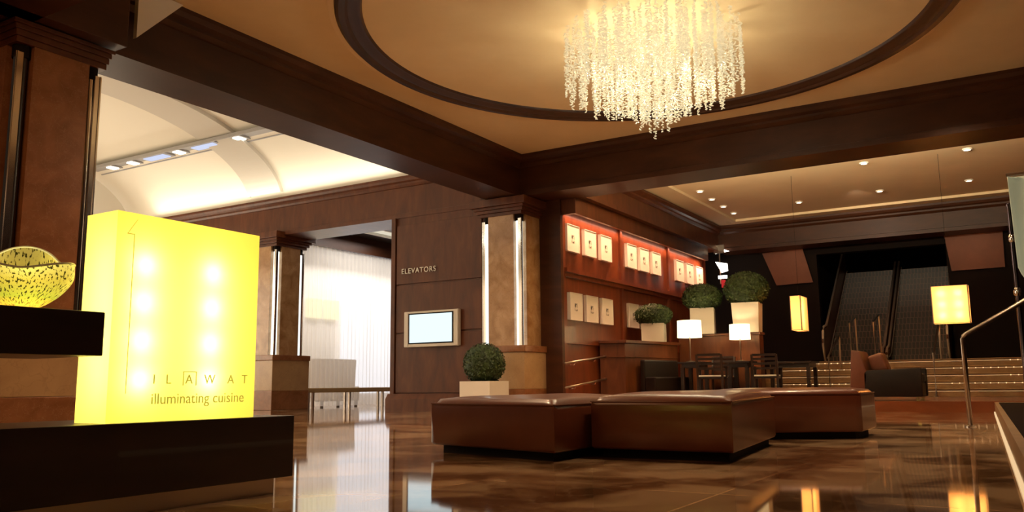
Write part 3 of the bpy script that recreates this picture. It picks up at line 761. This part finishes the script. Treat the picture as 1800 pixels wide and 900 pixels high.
chair('dark slatted dining chair with pale seat in front of the left lamp table', 16.1, 5.40, .15)
chair('dark slatted dining chair with pale seat in front of the right lamp table', 16.9, 4.56, .1)
chair('dark dining chair half hidden between the two lamp tables', 17.43, 5.66, PI)
t = thing('banquette', 'dark upholstered banquette at the foot of the low wood partition', 'bench', (16.55, 6.72, .17), -.235)
box(-.5, .7, -.34, -.08, .1, .45).build('seat', M['leather_d'], t, bevel=.03)
box(-.5, .7, -.08, .03, .1, .80).build('backrest', M['leather_d'], t, bevel=.03)
box(-.45, .65, -.30, -.0, 0, .1).build('base', M['black'], t)
def table_lamp(label, x, y, z, r, hs, e, zp):
    t = thing('table_lamp', label, 'lamp', (x, y, z))
    MB().lathe([(0, 0), (.09, 0), (.09, .015), (.02, .03)], 20).build('base', M['steel'], t, smooth='auto')
    MB().tube([(0, 0, .02), (0, 0, zp+.05)], .013, 8).build('pole', M['steel'], t)
    MB().lathe([(r, zp), (r*.97, zp+hs), (r*.965, zp+hs), (r*.995, zp)], 36, close=True).build('lamp_shade', M['shade_w'], t, smooth='auto')
    MB().tube([(-r*.96, 0, zp+hs-.03), (r*.96, 0, zp+hs-.03)], .005, 5).build('shade_spider', M['steel'], t)
    point('table_lamp_bulb', (x, y, z+zp+hs*.45), e, (1, .76, .40), .05)
table_lamp('table lamp with a wide glowing white drum shade, the left of two', 16.9, 6.10, .92, .25, .35, 19, .50)
table_lamp('table lamp with a glowing white drum shade, the right of two', 17.25, 5.16, .92, .21, .31, 15, .44)

# ------------------------------------------------------------------ armchair
t = thing('club_armchair', 'dark leather club armchair standing side-on in front of the marble steps', 'armchair', (15.6, 2.2, .17))
# faces -y; camera sees its -x side
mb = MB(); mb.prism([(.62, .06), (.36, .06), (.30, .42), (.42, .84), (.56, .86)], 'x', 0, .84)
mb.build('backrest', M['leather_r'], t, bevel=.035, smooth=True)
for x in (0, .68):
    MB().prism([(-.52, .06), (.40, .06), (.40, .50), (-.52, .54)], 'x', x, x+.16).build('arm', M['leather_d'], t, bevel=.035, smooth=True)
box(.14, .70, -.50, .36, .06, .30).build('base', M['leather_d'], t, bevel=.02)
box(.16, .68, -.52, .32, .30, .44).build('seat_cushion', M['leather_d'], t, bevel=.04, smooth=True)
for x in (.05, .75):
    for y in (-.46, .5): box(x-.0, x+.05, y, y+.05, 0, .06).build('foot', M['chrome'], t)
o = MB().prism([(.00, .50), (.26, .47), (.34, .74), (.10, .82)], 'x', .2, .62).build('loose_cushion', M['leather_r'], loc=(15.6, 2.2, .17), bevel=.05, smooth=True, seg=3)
tag(o, 'square brown leather cushion leaning on the back of the dark club armchair', 'cushion')

# ------------------------------------------------------------------ ottomans
def ottoman(label, quad, h=.42, seed=0, dome=.03):
    cx = sum(p[0] for p in quad)/4; cy = sum(p[1] for p in quad)/4
    q = [Vector((p[0]-cx, p[1]-cy)) for p in quad]
    t = thing('ottoman', label, 'ottoman', (cx, cy, 0))
    rnd = random.Random(seed); N_ = 28
    def P(u, v): return (q[0]*(1-u)+q[1]*u)*(1-v) + (q[3]*(1-u)+q[2]*u)*v
    grid = {}; vs = []; fs = []
    R_ = .035
    for i in range(N_+1):
        for j in range(N_+1):
            u, v = i/N_, j/N_
            e = min(u, 1-u, v, 1-v)
            z = h - R_ + R_*min(1, math.sqrt(max(0, 1-(1-min(1, e/.03))**2))) + dome*(1-(2*u-1)**4)*(1-(2*v-1)**4)
            z += .006*math.sin(5*u+seed)*math.sin(6*v+2*seed)*min(1, e*8)
            p = P(u, v); grid[i, j] = len(vs); vs.append((p.x, p.y, z))
    for i in range(N_):
        for j in range(N_): fs.append((grid[i, j], grid[i+1, j], grid[i+1, j+1], grid[i, j+1]))
    # side skirt
    ring = [(i, 0) for i in range(N_)] + [(N_, j) for j in range(N_)] + [(i, N_) for i in range(N_, 0, -1)] + [(0, j) for j in range(N_, 0, -1)]
    top = [grid[r_] for r_ in ring]; b0 = len(vs)
    for k in top:
        x, y, z = vs[k]; vs.append((x*1.004, y*1.004, h-.06))
    for k in top:
        x, y, z = vs[k]; vs.append((x*1.004, y*1.004, .075))
    for k in top:
        x, y, z = vs[k]; vs.append((x*.985, y*.985, .06))
    m_ = len(top)
    for i in range(m_):
        j = (i+1) % m_
        fs += [(top[i], top[j], b0+j, b0+i), (b0+i, b0+j, b0+m_+j, b0+m_+i), (b0+m_+i, b0+m_+j, b0+2*m_+j, b0+2*m_+i)]
    fs.append(tuple(b0+2*m_+i for i in range(m_)))
    o = MB().add(vs, fs).build('upholstery', M['leather'], t, smooth=True)
    o.data.set_sharp_from_angle(angle=math.radians(60))
    # piping
    pp = [(P(u, v)*1.0).to_3d() + Vector((0, 0, h-.03)) for u, v in ((.0, .0), (1, 0), (1, 1), (0, 1), (0, 0))]
    for p in pp: p.x *= 1.005; p.y *= 1.005
    MB().tube(pp, .006, 6, False).build('seam', M['leather'], t)
    mb = MB(); mb.prism([(a.x*.9, a.y*.9) for a in q], 'z', 0, .062); mb.build('plinth', M['black'], t)
    return t
ottoman('left brown leather ottoman, nearest the white planter', [(4.75, 2.62), (6.35, 2.66), (6.75, 3.85), (5.12, 3.85)], .385, 1, .025)
ottoman('large middle brown leather ottoman, overlapping the left one in view', [(5.20, 1.63), (6.94, 1.83), (6.90, 2.60), (5.22, 2.59)], .40, 2, .035)
ottoman('farthest brown leather ottoman, on the right in front of the armchair', [(7.88, 1.34), (8.65, 1.35), (8.75, 2.6), (7.10, 2.55)], .415, 3, .02)

# ------------------------------------------------------------------ monitor
t = thing('wall_monitor', 'silver-framed flat monitor glowing pale blue on the elevator wall', 'monitor', (13.22, 9.985, 1.24))
box(0, .09, -.655, .655, 0, .70).build('casing', M['silver'], t, bevel=.012)
for a in (-1, 1): box(-.008, .0, a*.645, a*.555, .02, .68).build('speaker', M['silver'], t)
box(-.006, .0, -.54, .54, .06, .66).build('bezel', M['black'], t)
box(-.012, -.006, -.51, .51, .085, .635).build('screen', M['e_screen'], t)
box(.09, .12, -.2, .2, .2, .5).build('wall_bracket', M['black'], t)

# ------------------------------------------------------------------ sign, counter, vase
t = thing('display_counter', 'dark espresso two-level display counter in the left foreground', 'counter', (1.2, 3.0, 0))
box(-1.2, 1.72, 0, .55, .075, .352).build('lower_block', M['darkwood'], t, bevel=.004)
box(-1.15, 1.66, .06, .5, 0, .076).build('toe_kick', M['steel'], t)
box(-1.2, .735, 0, .45, .605, .77).build('upper_shelf', M['darkwood'], t, bevel=.004)
box(-.9, -.6, .1, .35, .35, .607).build('support_post', M['darkwood'], t)
SX0, SX1, SY0, SY1, SZ0, SZ1 = 1.975, 2.69, 3.02, 3.22, .353, 1.175
t = thing('illuminated_sign', 'tall glowing yellow acrylic sign box standing on the dark counter', 'sign', (SX0, SY0, SZ0))
w, d, h = SX1-SX0, SY1-SY0, SZ1-SZ0
box(0, w, 0, d, 0, h).build('acrylic_box', M['sign'], t)
for i in range(2):
    for j in range(4):
        bx, bz = (.135, .465)[i], (.165, .317, .470, .620)[j]
        point('sign_bulb', (SX0+bx, SY0+.055, SZ0+bz), 1.1, (1, .95, .78), .03)
Mw = face_negy(0, -.0015, 0)
for (tx, x, s_) in (('I', .192, .055), ('L', .252, .055), ('A', .346, .055), ('W', .44, .055), ('A', .562, .055), ('T', .64, .055)):
    text_mesh('letter', tx, s_, M['ink'], face_negy(x-.0, -.0015, .148), t, .0006)
mb = MB()
for b_ in ((.335, .3385, .140, .198), (.398, .4015, .140, .198), (.335, .4015, .195, .1985)): mb.box(b_[0], b_[1], -.002, 0, b_[2], b_[3])
mb.build('letter_frame', M['ink'], t)
text_mesh('tagline', 'illuminating cuisine', .062, M['ink'], face_negy(.188, -.0015, .068), t, .0006, spacing=1.0)
mb = MB(); mb.box(.075, .0775, -.002, 0, .11, .737); mb.box(.045, .0775, -.002, 0, .735, .738)
mb.add([(.045, -.002, .737), (.048, -.002, .737), (.088, -.002, .797), (.085, -.002, .797)], [(0, 1, 2, 3)])
mb.build('arrow_line', M['ink'], t)

def glass_bowl(name, label, x, y, z, R_, H_, a0, seed, rz=0):
    t = thing(name, label, 'vase', (x, y, z), rz)
    n_, m_ = 96, 20; vs = []; fs = []
    def pt(k, i):
        a = 2*PI*k/n_; s_ = i/m_
        w3 = math.cos(3*(a-a0))
        r = R_*(.20 + .80*math.sin(s_*PI*.5)**.8)*(1+.10*w3*s_*s_)
        if s_ > .72: r -= (s_-.72)*R_*.32
        zz = H_*(s_**1.1)*(.80+.34*math.exp(-1.6*(1-math.cos(a-a0)))*s_*1.5 + .07*w3*s_)
        return (r*math.cos(a), r*math.sin(a)*.8, zz+.004)
    for i in range(m_+1):
        for k in range(n_): vs.append(pt(k, i))
    for i in range(m_):
        for k in range(n_): fs.append((i*n_+k, i*n_+(k+1) % n_, (i+1)*n_+(k+1) % n_, (i+1)*n_+k))
    fs.append(tuple(range(n_-1, -1, -1)))
    o = MB().add(vs, fs).build('bowl', M['vase'], t, smooth=True)
    uv = o.data.uv_layers.new(name='flow')
    for p in o.data.polygons:
        ks = [v % n_ for v in p.vertices]; wrap = max(ks)-min(ks) > 2
        for li, v in zip(p.loop_indices, p.vertices):
            k = v % n_
            if wrap and k == 0: k = n_
            uv.data[li].uv = (k/n_, (v//n_)/m_)
    MB().tube([pt(k, m_) for k in range(n_+1)], .0045, 6, False).build('rim', M['vase_rim'], t, smooth=True)
    return t
glass_bowl('glass_vase', 'wavy yellow-green art glass bowl with dark streaks at the counter edge', 1.70, 3.16, .77, .19, .185, 1.08, .5, 0)
glass_bowl('glass_vase', 'second yellow glass vase cut off by the left picture edge', 1.40, 3.36, .77, .12, .24, .6, 2.0, 0)
point('shelf_glow', (1.70, 3.16, .85), 1.6, (1, .86, .5), .02)
spot('vase_fill_spot', (1.35, 2.2, 2.2), (math.radians(33), math.radians(10), 0), 22, (1, .9, .6), 30, .5, .05)  # unseen spot added to brighten the glass bowl

# ------------------------------------------------------------------ right edge: polished pole and hanging glass
t = thing('polished_pole', 'dark polished pole catching highlights near the right edge', 'column', (14.6, .19, .17))
MB().lathe([(.055, 0), (.055, .05), (.035, .08), (.035, 2.86), (.05, 2.9), (.05, 2.94)], 24).build('shaft', plain('black_chrome', (.10, .08, .09), .12, 1), t, smooth='auto')
for z in (1.55, 2.35): MB().lathe([(.036, z), (.05, z+.03), (.05, z+.09), (.036, z+.12)], 20).build('collar', M['chrome'], t, smooth='auto')
t = thing('hanging_drape', 'tall pale green translucent hanging drape cut off by the right edge', 'drape', (11.5, -.35, 1.2))
vs = []; fs = []; n_, m_ = 28, 20
for i in range(m_+1):
    s_ = i/m_; z = 1.68*s_
    for k in range(n_+1):
        u = k/n_
        yl = .00 + .46*min(1, s_*3)**.6 + .03*s_
        y = -.9 + (yl+.9)*u
        x = .05*math.sin(u*22)+.10*math.sin(u*3)
        vs.append((x, y, z))
for i in range(m_):
    for k in range(n_): fs.append((i*(n_+1)+k, i*(n_+1)+k+1, (i+1)*(n_+1)+k+1, (i+1)*(n_+1)+k))
o = MB().add(vs, fs).build('fabric', M['drape'], t, smooth=True)
sm = o.modifiers.new('thickness', 'SOLIDIFY'); sm.thickness = .01
MB().tube([(0, -.95, 1.70), (0, .5, 1.70)], .02, 8).build('top_rail', M['steel'], t)
MB().tube([(0, -.4, 1.70), (0, -.4, 3.5)], .008, 6).build('cord', M['black'], t)
spot('drape_spot', (9.5, -.2, 3.6), (0, math.radians(-40), 0), 25, (.9, 1, .8), 50, .8)

# ------------------------------------------------------------------ chandelier
t = thing('crystal_chandelier', 'huge round chandelier of hanging glowing glass sliver strands', 'chandelier', (CX, CY, 4.5))
t.location = (9.3, 3.68, 5.02)
MB().lathe([(0, .03), (1.15, .03), (1.15, -.03), (1.05, -.06), (0, -.06)], 64).build('canopy', M['chrome'], t, smooth='auto')
def strand(length, seed, big=False):
    rnd = random.Random(seed); mb = MB(); z = -.06
    mb.tube([(0, 0, -.05), (0, 0, -length)], .0012, 3, False)
    while z > -length:
        a = rnd.uniform(0, 2*PI); tl = rnd.uniform(-.7, .7); L_ = rnd.uniform(.036, .060)
        c, s_ = math.cos(a), math.sin(a); o_ = rnd.uniform(.0, .014)
        p = [(c*(u*L_/2)*math.cos(tl)-s_*(o_+(1-u*u)*.008), s_*(u*L_/2)*math.cos(tl)+c*(o_+(1-u*u)*.008), z+u*L_/2*math.sin(tl)) for u in (-1, 0, 1)]
        mb.tube(p, [.0045, .0085, .0045], 4)
        z -= rnd.uniform(.022, .036)
    return mb
variants = []
rings = [(.0, 1, 1.62), (.17, 6, 1.52), (.35, 10, 1.36), (.53, 14, 1.26), (.71, 18, 1.20), (.89, 23, 1.14), (1.05, 28, 1.06)]
k_ = 0; rnd = random.Random(11); meshes = {}
for r, n_, L_ in rings:
    for j in range(n_):
        a = 2*PI*(j+.5*rnd.random())/n_ + r*3
        lv = round(L_ + rnd.uniform(-.07, .07), 2)
        key = (L_, k_ % 5)
        if key not in meshes:
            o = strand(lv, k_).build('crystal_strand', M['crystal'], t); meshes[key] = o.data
        else:
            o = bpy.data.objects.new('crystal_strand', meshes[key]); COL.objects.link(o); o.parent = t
        o.location = (r*math.cos(a), r*math.sin(a), 0); o.rotation_euler = (0, 0, rnd.uniform(0, 6.28))
        k_ += 1
extra = MB()
for j in range(100):
    a = j*2.39996; r = 1.05*math.sqrt((j+.5)/100); L_ = 1.45-.42*(r/1.05)
    src = meshes[min(meshes, key=lambda q: abs(q[0]-L_)+.001*q[1]*((j % 5)+1))]
    q = Matrix.Rotation(j*1.7, 3, 'Z'); vv = [q @ v.co for v in src.vertices]
    extra.add([(v.x+r*math.cos(a), v.y+r*math.sin(a), v.z) for v in vv], [tuple(p.vertices) for p in src.polygons])
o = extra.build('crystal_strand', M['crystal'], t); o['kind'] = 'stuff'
for k in range(26):
    a = k*2.39996; r = .2+.62*math.sqrt((k+.5)/26); q = (k*7 % 26)/26
    point('chandelier_bulb', (9.3+r*math.cos(a), 3.68+r*math.sin(a), 3.86+.30*q), 6.6, (1, .84, .56), .03)

# unseen back of the lobby (closes the room behind the viewer)
struct('wall_back', box(-8.1, -8, -8, 22, 0, 4.9), M['wood'])
struct('wall_right', box(-8, 34, -8.1, -8, 0, 4.9), M['wood'])
struct('ceiling_entry', box(-8, 4.1, -8, 9, 4.73, 4.8), M['plaster'])
